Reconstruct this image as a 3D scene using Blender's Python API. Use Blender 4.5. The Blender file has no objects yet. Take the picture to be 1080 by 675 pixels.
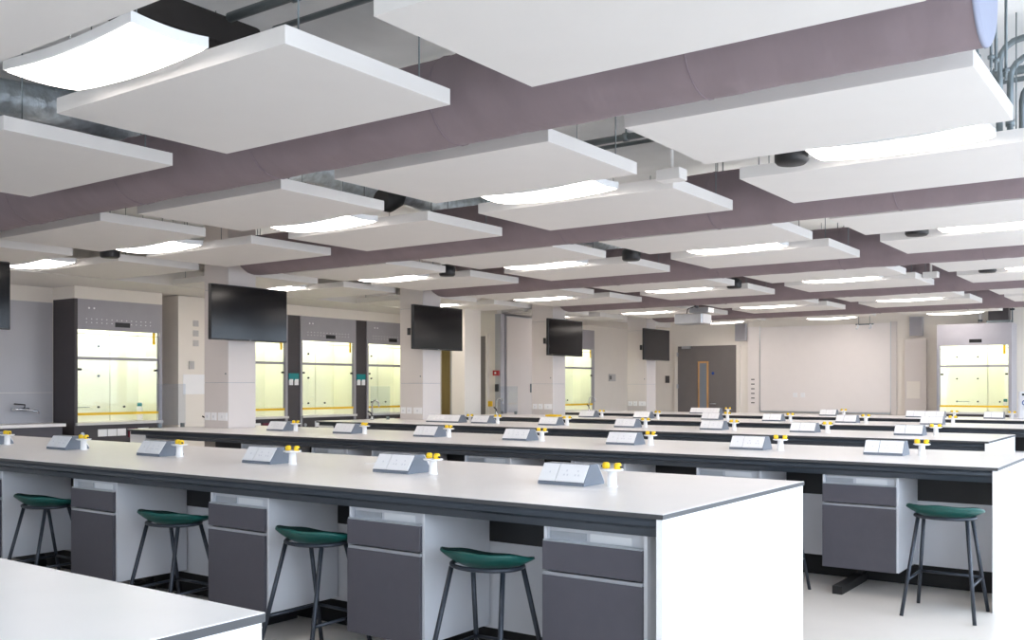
import bpy, math, random
from mathutils import noise
from math import sin, cos, pi, radians
random.seed(7)
scene = bpy.context.scene
COL = scene.collection

# ------------------------------------------------------------------ camera
F_PX, YAW, HORIZON, CAM_H = 1019.9, 0.62247, 407.44, 1.40
cam_d = bpy.data.cameras.new('camera'); cam = bpy.data.objects.new('camera', cam_d); COL.objects.link(cam)
cam_d.sensor_width = 36.0; cam_d.lens = F_PX / 1080 * 36.0
cam_d.shift_y = (HORIZON - 337.5) / 1080
cam_d.clip_start = 0.05; cam_d.clip_end = 200
cam.location = (0, 0, CAM_H); cam.rotation_euler = (pi / 2, 0, YAW)
scene.camera = cam

# ------------------------------------------------------------------ light and exposure
scene.view_settings.view_transform = 'Standard'; scene.view_settings.look = 'None'
scene.view_settings.gamma = 1.0; scene.view_settings.use_curve_mapping = False
scene.view_settings.exposure = 0.57
scene.cycles.use_denoising = True
scene.cycles.max_bounces = 8; scene.cycles.diffuse_bounces = 7; scene.cycles.glossy_bounces = 4
scene.cycles.transparent_max_bounces = 12; scene.cycles.caustics_reflective = False; scene.cycles.caustics_refractive = False
scene.cycles.sample_clamp_indirect = 6.0
SKY_STRENGTH = 5.0
LAMP_STRENGTH = 9.0
VOID_FILL = 7.0  # strength of the added upward glow that lifts the ceiling void
LAMP_COL = (1.0, 0.905, 0.83)
w = bpy.data.worlds.new('overcast_sky'); scene.world = w; w.use_nodes = True
bg = w.node_tree.nodes['Background']
bg.inputs[1].default_value = SKY_STRENGTH
_n = w.node_tree.nodes; _l = w.node_tree.links                      # overcast sky above the horizon, dull ground below it
_tc = _n.new('ShaderNodeTexCoord'); _sx = _n.new('ShaderNodeSeparateXYZ'); _cr = _n.new('ShaderNodeValToRGB')
_l.new(_tc.outputs['Generated'], _sx.inputs[0]); _l.new(_sx.outputs['Z'], _cr.inputs[0]); _l.new(_cr.outputs[0], bg.inputs[0])
_cr.color_ramp.elements[0].position = 0.0; _cr.color_ramp.elements[0].color = (0.42, 0.45, 0.50, 1)
_cr.color_ramp.elements[1].position = 0.03; _cr.color_ramp.elements[1].color = (0.74, 0.86, 1.0, 1)
X_RIGHT, Y_NEAR, Y_FAR, Z_SLAB = 2.3, -3.2, 20.9, 3.55
WIN_NEAR = [(-10.5 + 3.8 * i, -8.7 + 3.8 * i) for i in range(2)]         # window openings in the wall behind the camera
WIN = [(-2.9 + 3.4 * i, 0.3 + 3.4 * i) for i in range(7)]          # window openings along the right wall
for (a, b) in WIN:                                                 # portals only guide the sky's own light
    ld = bpy.data.lights.new('window_portal', 'AREA'); ld.shape = 'RECTANGLE'; ld.size = 3.25; ld.size_y = b - a
    ld.cycles.is_portal = True
    lo = bpy.data.objects.new('window_portal', ld); COL.objects.link(lo)
    lo.location = (X_RIGHT + 0.02, (a + b) / 2, 1.72); lo.rotation_euler = (0, pi / 2, 0)

for (a, b) in WIN_NEAR:
    ld = bpy.data.lights.new('window_portal', 'AREA'); ld.shape = 'RECTANGLE'; ld.size = b - a; ld.size_y = 2.0
    ld.cycles.is_portal = True
    lo = bpy.data.objects.new('window_portal', ld); COL.objects.link(lo)
    lo.location = ((a + b) / 2, Y_NEAR - .02, 1.9); lo.rotation_euler = (pi / 2, 0, 0)

# ------------------------------------------------------------------ materials
def lin(c): return tuple(((x / 255) / 12.92 if x / 255 <= 0.04045 else ((x / 255 + 0.055) / 1.055) ** 2.4) for x in c)
MATS = {}
def mat(name, rgb, rough=0.5, metal=0.0, var=0.03, scale=6.0, bump=0.0, bscale=60.0, spec=0.5, stretch=None, bdist=0.01):
    m = bpy.data.materials.new(name); m.use_nodes = True; nt = m.node_tree; n = nt.nodes; L = nt.links
    p = n['Principled BSDF']; c = lin(rgb)
    p.inputs['Roughness'].default_value = rough; p.inputs['Metallic'].default_value = metal
    p.inputs['Specular IOR Level'].default_value = spec
    tc = n.new('ShaderNodeTexCoord'); mp = n.new('ShaderNodeMapping'); L.new(tc.outputs['Object'], mp.inputs[0])
    if stretch: mp.inputs['Scale'].default_value = stretch
    nz = n.new('ShaderNodeTexNoise'); nz.inputs['Scale'].default_value = scale; nz.inputs['Detail'].default_value = 4
    L.new(mp.outputs[0], nz.inputs['Vector'])
    cr = n.new('ShaderNodeValToRGB'); cr.color_ramp.elements[0].position = 0.3; cr.color_ramp.elements[1].position = 0.7
    cr.color_ramp.elements[0].color = (*[x * (1 - var) for x in c], 1)
    cr.color_ramp.elements[1].color = (*[min(1, x * (1 + var)) for x in c], 1)
    L.new(nz.outputs['Fac'], cr.inputs[0]); L.new(cr.outputs[0], p.inputs['Base Color'])
    if bump:
        b = n.new('ShaderNodeBump'); b.inputs['Strength'].default_value = bump; b.inputs['Distance'].default_value = bdist
        n2 = n.new('ShaderNodeTexNoise'); n2.inputs['Scale'].default_value = bscale; n2.inputs['Detail'].default_value = 3
        L.new(mp.outputs[0], n2.inputs['Vector']); L.new(n2.outputs['Fac'], b.inputs['Height']); L.new(b.outputs[0], p.inputs['Normal'])
    MATS[name] = m; return m
def emit(name, rgb, strength):
    m = bpy.data.materials.new(name); m.use_nodes = True; nt = m.node_tree; n = nt.nodes
    p = n['Principled BSDF']; p.inputs['Base Color'].default_value = (0.8, 0.8, 0.8, 1)
    p.inputs['Emission Color'].default_value = (*rgb, 1); p.inputs['Emission Strength'].default_value = strength
    nz = n.new('ShaderNodeTexNoise'); nz.inputs['Scale'].default_value = 40
    mx = n.new('ShaderNodeMath'); mx.operation = 'MULTIPLY_ADD'; mx.inputs[1].default_value = 0.04 * strength; mx.inputs[2].default_value = 0.98 * strength
    nt.links.new(nz.outputs['Fac'], mx.inputs[0]); nt.links.new(mx.outputs[0], p.inputs['Emission Strength'])
    MATS[name] = m; return m
def glass(name, tint=(1, 1, 1), refl=0.10, rough=0.03):
    m = bpy.data.materials.new(name); m.use_nodes = True; nt = m.node_tree; n = nt.nodes; L = nt.links
    n.remove(n['Principled BSDF'])
    t = n.new('ShaderNodeBsdfTransparent'); t.inputs[0].default_value = (*tint, 1)
    g = n.new('ShaderNodeBsdfGlossy'); g.inputs['Roughness'].default_value = rough
    fr = n.new('ShaderNodeLayerWeight'); fr.inputs[0].default_value = 0.5
    pw = n.new('ShaderNodeMath'); pw.operation = 'POWER'; pw.inputs[1].default_value = 4.0; L.new(fr.outputs['Facing'], pw.inputs[0])
    ad = n.new('ShaderNodeMath'); ad.operation = 'MULTIPLY_ADD'; ad.inputs[1].default_value = 0.7; ad.inputs[2].default_value = refl * 0.4
    mx = n.new('ShaderNodeMixShader'); L.new(pw.outputs[0], ad.inputs[0]); L.new(ad.outputs[0], mx.inputs[0])
    L.new(t.outputs[0], mx.inputs[1]); L.new(g.outputs[0], mx.inputs[2]); L.new(mx.outputs[0], n['Material Output'].inputs[0])
    MATS[name] = m; return m

mat('floor_vinyl', (228, 221, 214), 0.32, var=0.02, scale=3, bump=0.02, bscale=200)
mat('slab', (226, 228, 228), 0.85, var=0.06, scale=2.5, bump=0.15, bscale=30)
mat('wall_paint', (232, 226, 218), 0.75, var=0.012, scale=4)
mat('wall_grey_panel', (176, 176, 182), 0.35, var=0.02, scale=3)
mat('panel_white', (222, 219, 216), 0.75, var=0.01, scale=4, bump=0.02, bscale=300)
mat('lamp_frame', (232, 234, 236), 0.4, var=0.01)
emit('lamp_diffuser', LAMP_COL, LAMP_STRENGTH)
emit('void_fill_glow', LAMP_COL, VOID_FILL)
mat('duct_fabric', (134, 120, 124), 0.9, var=0.05, scale=5, bump=0.6, bscale=4.5, bdist=0.05, stretch=(1.0, 0.45, 0.45))
mat('cap_fabric', (148, 153, 172), 0.8, var=0.03, scale=8)
mat('duct_seam', (128, 114, 120), 0.9, var=0.04, scale=12)
mat('laminate_white', (236, 233, 232), 0.30, var=0.012, scale=5)
mat('core_dark', (66, 66, 68), 0.45, var=0.06, scale=20)
mat('apron_steel', (70, 76, 84), 0.33, metal=0.35, var=0.05, scale=8)
mat('end_white', (240, 240, 240), 0.45, var=0.01)
mat('modesty_white', (212, 213, 218), 0.5, var=0.015)
mat('black_plastic', (24, 24, 26), 0.45, var=0.1)
mat('plinth_black', (14, 14, 15), 0.6, var=0.1)
mat('cabinet_front', (78, 76, 84), 0.5, var=0.04, scale=14, bump=0.05, bscale=150)
mat('carcase_white', (218, 219, 224), 0.45, var=0.01)
mat('aluminium', (196, 200, 206), 0.3, metal=0.75, var=0.03, scale=15)
mat('pod_grey', (108, 116, 128), 0.4, var=0.04)
mat('plate_white', (240, 240, 242), 0.3, var=0.01)
mat('plate_mark', (216, 217, 222), 0.5, var=0.02)
mat('tap_white', (240, 240, 240), 0.35, var=0.01)
mat('tap_yellow', (246, 206, 30), 0.4, var=0.04)
mat('seat_teal', (0, 74, 68), 0.42, var=0.06, scale=12, bump=0.04)
mat('seat_inner', (8, 44, 42), 0.7, var=0.1, scale=30)
mat('stool_steel', (48, 53, 62), 0.42, metal=0.3, var=0.06)
mat('column_paint', (214, 207, 204), 0.6, var=0.012, scale=3)
mat('screen_black', (7, 6, 10), 0.12, var=0.08, scale=2, spec=0.3)
mat('bezel_black', (16, 15, 18), 0.35, var=0.08)
mat('hood_dark', (66, 61, 64), 0.5, var=0.04)
mat('hood_grey', (158, 156, 163), 0.42, var=0.03)
mat('hood_inner', (246, 246, 226), 0.5, var=0.015, scale=2)
mat('hood_sill', (206, 204, 202), 0.35, var=0.03)
mat('bar_yellow', (240, 196, 30), 0.45, var=0.04)
emit('hood_tube', (1.0, 0.985, 0.88), 6.0)
mat('door_grey', (116, 111, 110), 0.5, var=0.03, scale=5)
mat('door_olive', (132, 112, 66), 0.55, var=0.08, scale=4, stretch=(6, 6, 0.6))
mat('wood', (196, 150, 98), 0.5, var=0.15, scale=5, stretch=(8, 8, 0.7))
mat('galvanised', (120, 130, 134), 0.4, metal=0.6, var=0.12, scale=8)
mat('foil', (190, 200, 206), 0.3, metal=0.6, var=0.25, scale=14, bump=1.0, bscale=22)
mat('dark_beam', (40, 37, 36), 0.8, var=0.15, scale=6)
mat('ochre_insulation', (150, 96, 36), 0.8, var=0.2, scale=10)
mat('chrome', (205, 208, 214), 0.15, metal=1.0, var=0.02)
mat('red_plastic', (176, 34, 40), 0.4, var=0.05)
mat('teal_plastic', (0, 128, 132), 0.4, var=0.05)
mat('blue_sign', (24, 70, 150), 0.5, var=0.03)
mat('maroon_plastic', (112, 34, 52), 0.35, var=0.05)
mat('board_white', (238, 232, 230), 0.28, var=0.008)
mat('switch_grey', (186, 184, 184), 0.5, var=0.02)
mat('machine_white', (222, 224, 230), 0.4, var=0.01)
mat('window_metal', (210, 214, 218), 0.4, metal=0.3, var=0.02)
glass('sash_glass', (0.97, 0.99, 0.97), 0.10)
glass('screen_glass', (0.90, 0.93, 0.97), 0.16)
glass('window_glass', (0.98, 0.99, 1.0), 0.05)
mat('vision_glass', (126, 134, 146), 0.15, var=0.02)

# ------------------------------------------------------------------ mesh helpers
class MB:
    def __init__(s): s.v = []; s.f = []; s.sm = []
    def add(s, vs, fs, sm=False):
        o = len(s.v); s.v += vs; s.f += [tuple(i + o for i in f) for f in fs]; s.sm += [sm] * len(fs); return s
    def box(s, x0, y0, z0, x1, y1, z1):
        x0, x1 = sorted((x0, x1)); y0, y1 = sorted((y0, y1)); z0, z1 = sorted((z0, z1))
        return s.add([(x0, y0, z0), (x1, y0, z0), (x1, y1, z0), (x0, y1, z0), (x0, y0, z1), (x1, y0, z1), (x1, y1, z1), (x0, y1, z1)],
                     [(0, 3, 2, 1), (4, 5, 6, 7), (0, 1, 5, 4), (1, 2, 6, 5), (2, 3, 7, 6), (3, 0, 4, 7)])
    def bbox(s, x0, y0, z0, x1, y1, z1, c):
        """box with its vertical edges and top edge chamfered by c"""
        def ring(z, i):
            a, b, d, e = x0 + i, x1 - i, y0 + i, y1 - i
            return [(a + c, d, z), (b - c, d, z), (b, d + c, z), (b, e - c, z), (b - c, e, z), (a + c, e, z), (a, e - c, z), (a, d + c, z)]
        rs = [ring(z0, c * .5), ring(z0 + c * .5, 0), ring(z1 - c * .5, 0), ring(z1, c * .5)]
        vs = sum(rs, []); fs = [tuple(range(7, -1, -1)), tuple(range(24, 32))]
        for k in range(3):
            for i in range(8): fs.append((k * 8 + i, k * 8 + (i + 1) % 8, k * 8 + 8 + (i + 1) % 8, k * 8 + 8 + i))
        return s.add(vs, fs)
    def prism(s, prof, a, b, axis='x'):
        """profile of (p,q) pairs swept along axis from a to b; p,q are the other two axes in order"""
        def P(t, p, q): return (t, p, q) if axis == 'x' else ((p, t, q) if axis == 'y' else (p, q, t))
        n = len(prof); vs = [P(a, *p) for p in prof] + [P(b, *p) for p in prof]
        fs = [tuple(range(n - 1, -1, -1)), tuple(range(n, 2 * n))] + [(i, (i + 1) % n, n + (i + 1) % n, n + i) for i in range(n)]
        return s.add(vs, fs)
    def tube(s, pts, r, n=8, closed=False, cap=True):
        from mathutils import Vector
        P = [Vector(p) for p in pts]; m = len(P); vs = []
        up = Vector((0, 0, 1)); prev = None
        for i in range(m):
            if closed: t = (P[(i + 1) % m] - P[i - 1])
            else: t = P[min(i + 1, m - 1)] - P[max(i - 1, 0)]
            t.normalize()
            if prev is None:
                ref = up if abs(t.dot(up)) < 0.9 else Vector((1, 0, 0))
                u = t.cross(ref).normalized()
            else:
                u = (prev - t * prev.dot(t)).normalized()
            v = t.cross(u); prev = u
            rr = r[i] if isinstance(r, (list, tuple)) else r
            for k in range(n):
                a = 2 * pi * k / n; q = P[i] + u * (rr * cos(a)) + v * (rr * sin(a)); vs.append(tuple(q))
        fs = []
        for i in range(m if closed else m - 1):
            j = (i + 1) % m
            for k in range(n): fs.append((i * n + k, i * n + (k + 1) % n, j * n + (k + 1) % n, j * n + k))
        s.add(vs, fs, True)
        if cap and not closed:
            o = len(s.v) - len(vs)
            s.f += [tuple(o + k for k in range(n - 1, -1, -1)), tuple(o + (m - 1) * n + k for k in range(n))]; s.sm += [False, False]
        return s
    def lathe(s, prof, n=16, c=(0, 0)):
        vs = []; fs = []
        for (r, z) in prof:
            for k in range(n): a = 2 * pi * k / n; vs.append((c[0] + r * cos(a), c[1] + r * sin(a), z))
        for i in range(len(prof) - 1):
            for k in range(n): fs.append((i * n + k, i * n + (k + 1) % n, (i + 1) * n + (k + 1) % n, (i + 1) * n + k))
        s.add(vs, fs, True); o = len(s.v) - len(vs)
        s.f += [tuple(o + k for k in range(n - 1, -1, -1)), tuple(o + (len(prof) - 1) * n + k for k in range(n))]; s.sm += [False, False]
        return s
    def disc(s, x, y, z, r, axis='y', n=10, t=0.004):
        prof = [(r * cos(2 * pi * k / n), r * sin(2 * pi * k / n)) for k in range(n)]
        if axis == 'y': return s.prism([(x + a, z + b) for a, b in prof], y - t, y, 'y')
        if axis == 'x': return s.prism([(y + a, z + b) for a, b in prof], x - t, x, 'x')
        return s.prism([(x + a, y + b) for a, b in prof], z - t, z, 'z')
    def build(s, name, m, parent=None, loc=None):
        me = bpy.data.meshes.new(name); me.from_pydata(s.v, [], s.f)
        me.polygons.foreach_set('use_smooth', s.sm); me.update()
        me.materials.append(MATS[m])
        return link(name, me, parent, loc)
def link(name, me, parent=None, loc=None):
    o = bpy.data.objects.new(name, me); COL.objects.link(o); o.parent = parent
    if loc: o.location = loc
    return o
def tag(o, label=None, cat=None, group=None, kind=None):
    if label: o['label'] = label
    if cat: o['category'] = cat
    if group: o['group'] = group
    if kind: o['kind'] = kind
    return o
def thing(name, loc, label, cat, group=None, rz=0.0):
    o = bpy.data.objects.new(name, None); COL.objects.link(o); o.location = loc; o.rotation_euler = (0, 0, rz)
    o.empty_display_size = 0.1; o['kind'] = 'thing'
    return tag(o, label, cat, group)
KIDS = {}
def kids(o): return [c for c in bpy.data.objects if c.parent == o]
def copy_tree(o, parent=None):
    if o.name not in KIDS: KIDS[o.name] = kids(o)
    c = o.copy(); COL.objects.link(c); c.parent = parent
    for k in KIDS[o.name]: copy_tree(k, c)
    return c
def bx(*a): return MB().box(*a)
def struct(name, mb, m, parent=None, label=None):
    o = mb.build(name, m, parent)
    if parent is None: o['kind'] = 'structure'
    if label: o['label'] = label
    return o

# ------------------------------------------------------------------ room shell
XW1, XW2 = -13.05, -11.5                       # left wall planes (first stretch, then the stretch beyond the return)
Y_RET = 14.61
struct('floor', bx(XW1 - .2, Y_NEAR - .2, -.12, X_RIGHT + .2, Y_FAR + .2, 0), 'floor_vinyl', label='pale cream vinyl floor')
struct('ceiling', bx(XW1 - .2, Y_NEAR - .2, Z_SLAB, X_RIGHT + .2, Y_FAR + .2, Z_SLAB + .15), 'slab', label='grey concrete soffit above the hanging panels')
wl = struct('wall_left', bx(XW1 - .15, Y_NEAR, 0, XW1, Y_RET + .6, Z_SLAB), 'wall_paint', label='off-white side wall behind the fume cupboards')
for (a, b, z0, z1) in ((2.0, 4.55, .90, 1.31), (2.0, 4.55, 1.315, 2.56), (4.56, 7.205, .90, 1.31), (4.56, 7.205, 1.315, 2.56)):
    bx(XW1, a, z0, XW1 + .012, b, z1).build('splash_panel', 'wall_grey_panel', wl)
struct('wall_return', bx(XW1, Y_RET, 0, XW2 - .15, Y_RET + .15, Z_SLAB).box(XW2 - .15, Y_RET, 0, -10.84, Y_RET + .15, Z_SLAB), 'wall_paint', label='short wall facing the benches between pier and cupboard')
struct('wall_left_rear', bx(XW2 - .15, Y_RET + .15, 0, XW2, Y_FAR, Z_SLAB), 'wall_paint', label='off-white rear stretch of the side wall')
struct('wall_far', bx(XW2 - .15, Y_FAR, 0, X_RIGHT, Y_FAR + .15, Z_SLAB), 'wall_paint', label='off-white end wall with whiteboard and grey door')
wn = MB(); e = [XW1] + [t for p in WIN_NEAR for t in p] + [X_RIGHT]
for i in range(0, len(e), 2): wn.box(e[i], Y_NEAR - .15, 0, e[i + 1], Y_NEAR, Z_SLAB)
for (a, b) in WIN_NEAR: wn.box(a, Y_NEAR - .15, 0, b, Y_NEAR, .9).box(a, Y_NEAR - .15, 2.9, b, Y_NEAR, Z_SLAB)
struct('wall_near', wn, 'wall_paint')
for i, (a, b) in enumerate(WIN_NEAR):
    fr = MB(); Y = Y_NEAR - .11
    for x in (a, (a + b) / 2 - .025, b - .05): fr.box(x, Y, .9, x + .05, Y + .06, 2.9)
    for z in (.9, 2.85): fr.box(a, Y, z, b, Y + .06, z + .05)
    wo = struct('window_%d' % (i + 11), fr, 'window_metal')
    for (p, q) in ((a + .05, (a + b) / 2 - .025), ((a + b) / 2 + .025, b - .05)): bx(p, Y + .025, .95, q, Y + .035, 2.85).build('pane', 'window_glass', wo)
wr = MB(); e = [Y_NEAR] + [t for p in WIN for t in p] + [Y_FAR]
for i in range(0, len(e), 2): wr.box(X_RIGHT, e[i], 0, X_RIGHT + .15, e[i + 1], Z_SLAB)
for (a, b) in WIN: wr.box(X_RIGHT, a, 0, X_RIGHT + .15, b, .1).box(X_RIGHT, a, 3.45, X_RIGHT + .15, b, Z_SLAB)
struct('wall_right', wr, 'wall_paint')
for i, (a, b) in enumerate(WIN):
    fr = MB(); X = X_RIGHT + .05
    for y in (a, (a + b) / 2 - .025, b - .05): fr.box(X, y, .1, X + .06, y + .05, 3.45)
    for z in (.1, 2.4, 3.40): fr.box(X, a, z, X + .06, b, z + .05)
    wo = struct('window_%d' % (i + 1), fr, 'window_metal')
    for (p, q) in ((a + .05, (a + b) / 2 - .025), ((a + b) / 2 + .025, b - .05)):
        for (z0, z1) in ((.15, 2.4), (2.45, 3.4)): bx(X + .025, p, z0, X + .035, q, z1).build('pane', 'window_glass', wo)
# lowered plaster soffit along the fume cupboards
struct('trim_1', bx(XW1, Y_NEAR, 2.77, -11.42, Y_RET, 3.0), 'panel_white', label='lowered white plaster soffit over the fume cupboards')
struct('trim_2', bx(XW2, Y_RET + .15, 2.80, -10.35, Y_FAR, 3.0), 'panel_white', label='lowered white plaster soffit over the tall cupboards')
struct('baseboard_far', bx(XW2, Y_FAR - .015, 0, -9.75, Y_FAR, .1).box(-8.15, Y_FAR - .015, 0, X_RIGHT, Y_FAR, .1), 'core_dark')

# ------------------------------------------------------------------ columns
COLS_Y = [3.87, 7.38, 10.90, 14.42, 17.97]
CX0, CX1, CD = -9.91, -9.45, 0.41
COL_L = ['square white clad column in line with the sink wall tap', 'square white clad column beside the white switch pier', 'square white clad column just before the freestanding white pier',
         'square white clad column next to the tall pale cupboard', 'square white clad column nearest the grey door']
for i, y in enumerate(COLS_Y):
    t = thing('column', (CX0, y, 0), COL_L[i], 'column', 'clad columns in a row along the benches')
    t['kind'] = 'structure'
    wd = CX1 - CX0
    bx(.006, .006, 0, wd - .006, CD - .006, Z_SLAB).build('core', 'wall_grey_panel', t)
    for (z0, z1) in ((0, 1.44), (1.447, 2.56), (2.567, Z_SLAB)): MB().bbox(0, 0, z0, wd, CD, z1, .006).build('cladding_panel', 'column_paint', t)
    if i:
        for (a, b) in ((.03, .12), (.15, .24), (.28, .44)):
            pl = bx(a, -.012, .99, b, 0, 1.085).build('socket_plate', 'plate_white', t)
            bx((a + b) / 2 - .012, -.016, 1.02, (a + b) / 2 + .012, -.012, 1.05).build('switch', 'plate_mark', pl)
        MB().disc(wd - .05, 0, 1.55, .012, 'y').build('fixing', 'galvanised', t)

# monitors on the columns
def make_monitor():
    t = thing('wall_monitor', (0, 0, 0), 'black flat monitor bracketed to the side of a white column', 'monitor', 'monitors on the columns')
    W, Hh = 1.14, .645
    MB().bbox(-.05, 0, 0, 0, W, Hh, .008).build('housing', 'bezel_black', t)
    bx(0, .012, .016, .003, W - .012, Hh - .012).build('screen', 'screen_black', t)
    bx(-.14, .42, .12, -.05, .52, .52).box(-.14, .62, .12, -.05, .72, .52).build('bracket', 'black_plastic', t)
    bx(0, W / 2 - .01, .004, .004, W / 2 + .01, .010).build('power_light', 'plate_mark', t)
    return t
MON_L = ['black monitor on the column nearest the sink wall with the lever tap', 'black monitor hiding part of a fume cupboard beside the white switch pier',
         'black monitor on the column just before the freestanding white pier', 'black monitor on the column next to the tall pale cupboard', 'black monitor on the column nearest the grey door']
mon = make_monitor()
for i, y in enumerate((3.57, 6.99, 10.48, 14.0, 17.53)):
    o = mon if i == 0 else copy_tree(mon)
    o.location = (-9.27, y, 1.94)
    o['label'] = MON_L[i]
    if i >= 2:
        bx(-.09, -.03, .2, -.05, 0, .30).build('side_speaker', 'black_plastic', o)

# ------------------------------------------------------------------ ceiling panels
PZ, PT = 2.77, .078
COLX = [(-2.505, -.809), (-4.69, -2.988), (-6.915, -5.208), (-9.14, -7.423), (-11.35, -9.64)]
ROWY = [(1.02, 2.06), (2.612, 3.65), (4.516, 5.549), (6.062, 7.12), (7.945, 8.989), (9.463, 10.51), (11.44, 12.44), (12.918, 13.978), (14.93, 15.97), (16.40, 17.441), (18.36, 19.4)]
PW, PL = 1.70, 1.04
def make_panel():
    t = thing('ceiling_raft', (0, 0, 0), 'white rectangular acoustic panel hung on thin rods below the slab', 'ceiling raft', 'hanging ceiling panels')
    MB().bbox(-PW / 2, -PL / 2, 0, PW / 2, PL / 2, PT, .003).build('board', 'panel_white', t)
    for sx in (-1, 1):
        for sy in (-1, 1):
            MB().tube([(sx * (PW / 2 - .08), sy * (PL / 2 - .14), PT), (sx * (PW / 2 - .08), sy * (PL / 2 - .14), Z_SLAB - PZ)], .004, 6).build('suspension_rod', 'galvanised', t)
    return t
ORD = ['first', 'second', 'third', 'fourth', 'fifth', 'sixth', 'seventh', 'eighth']
ROW_L = ['ahead of the lone luminaire by the black duct', 'before the pale-capped duct', 'past the pale-capped duct', 'before the end-stool bench duct', 'past the end-stool bench duct',
         'before the third duct', 'past the third duct', 'before the projector duct', 'past the projector duct', 'before the whiteboard-side duct', 'past the whiteboard-side duct']
def panel_label(r, c):
    if r == 0: return 'white acoustic ceiling raft ' + ROW_L[0]
    if r == 1: return 'white acoustic ceiling raft ' + ROW_L[1] + ', ' + ORD[c] + ' from its pale cap'
    return 'white acoustic ceiling raft ' + ROW_L[r] + ', ' + ORD[(3 if r == 10 else 4) - c] + ' from the fume cupboard wall'
pan = make_panel(); first = True
for r, (y0, y1) in enumerate(ROWY):
    for c, (x0, x1) in enumerate(COLX):
        if r == 0 and c != 1: continue
        if r == 1 and c > 2: continue
        if r == 10 and c == 4: continue
        o = pan if first else copy_tree(pan); first = False
        o.location = ((x0 + x1) / 2, (y0 + y1) / 2, PZ); o['label'] = panel_label(r, c)

# curved luminaires between the panel rows
def make_lamp():
    t = thing('ceiling_light', (0, 0, 0), 'glowing dished rectangular luminaire hung between white ceiling panels', 'ceiling light', 'dished luminaires between the panels')
    A, B, NX, NY = .485, .178, 16, 8
    def zz(x, y): return .024 * (x / A) ** 2 + .013 * (y / B) ** 2
    def grid(a, b, dz):
        vs = []; fs = []
        for j in range(NY + 1):
            for i in range(NX + 1):
                x = -a + 2 * a * i / NX; y = -b + 2 * b * j / NY; vs.append((x, y, zz(x, y) + dz))
        for j in range(NY):
            for i in range(NX):
                k = j * (NX + 1) + i; fs.append((k, k + NX + 1, k + NX + 2, k + 1))
        return vs, fs
    d = MB(); vs, fs = grid(A - .012, B - .012, -.004); d.add(vs, fs, True); d.build('diffuser', 'lamp_diffuser', t)
    f = MB(); vs, fs = grid(A, B, .045); f.add(vs, [tuple(reversed(q)) for q in fs], True)
    per = [(-A + 2 * A * i / NX, -B) for i in range(NX)] + [(A, -B + 2 * B * j / NY) for j in range(NY)] + \
          [(A - 2 * A * i / NX, B) for i in range(NX)] + [(-A, B - 2 * B * j / NY) for j in range(NY)]
    n = len(per); v2 = []
    for (x, y) in per: v2.append((x, y, zz(x, y) + .045))
    for (x, y) in per: v2.append((x, y, zz(x, y)))
    for (x, y) in per: v2.append((x * (A - .014) / A, y * (B - .014) / B, zz(x, y) - .001))
    f.add(v2, [(i, i + n, (i + 1) % n + n, (i + 1) % n) for i in range(n)] + [(i + n, i + 2 * n, (i + 1) % n + 2 * n, (i + 1) % n + n) for i in range(n)])
    f.build('housing', 'lamp_frame', t)
    bx(-.36, -.05, .066, .36, .05, .070).build('added_void_fill', 'void_fill_glow', t)  # unseen glowing strip added to brighten the slab above the panels
    for sx in (-1, 1): MB().tube([(sx * .25, 0, .05), (sx * .25, 0, Z_SLAB - 2.765)], .003, 6).build('suspension_wire', 'galvanised', t)
    return t
LAMP_L = ['ahead of the pale-capped duct beside the black duct', 'between the four-stool and end-stool benches', 'behind the end-stool bench',
          'before the projector', 'over the bench facing the whiteboard', 'at the whiteboard wall']
lamp = make_lamp(); first = True
LX = [-1.44, -3.85, -6.17, -8.53, -10.8]
LY = [2.335, 5.80, 9.225, 12.68, 16.18, 19.70]
for r, y in enumerate(LY):
    for c, x in enumerate(LX):
        if r == 0 and c != 1: continue
        if r == 5 and c == 4: continue
        o = lamp if first else copy_tree(lamp); first = False
        o['label'] = 'glowing dished luminaire ' + LAMP_L[r] + (', ' + ORD[(3 if r == 5 else 4) - c] + ' from the fume cupboard wall' if r else '')
        o.location = (x if r else -3.83, y, 2.760)

# black round speakers beside some lights
def make_speaker():
    t = thing('ceiling_speaker', (0, 0, 0), 'black round loudspeaker hung in the gap beside a luminaire', 'speaker', 'black ceiling speakers')
    MB().lathe([(.02, 0), (.085, .004), (.10, .02), (.10, .11), (.07, .14), (.02, .15)], 20).build('drum', 'black_plastic', t)
    MB().tube([(0, 0, .15), (0, 0, Z_SLAB - 2.755)], .005, 6).build('drop_rod', 'galvanised', t)
    return t
SP_L = ['at the fifth luminaire between the four-stool and end-stool benches', 'at the fifth luminaire behind the end-stool bench', 'at the fifth luminaire before the projector',
        'between third and fourth luminaires before the projector', 'between first and second luminaires facing the four-stool bench', 'between second and third luminaires behind the end-stool bench', 'between third and fourth luminaires behind the end-stool bench']
sp = make_speaker()
for i, (x, y) in enumerate(((-2.06, 5.80), (-2.12, 9.22), (-2.12, 12.7), (-5.32, 12.7), (-9.42, 5.83), (-7.6, 9.22), (-5.05, 9.25))):
    o = sp if i == 0 else copy_tree(sp); o.location = (x, y, 2.755)
    o['label'] = 'black round ceiling speaker ' + SP_L[i]

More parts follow.
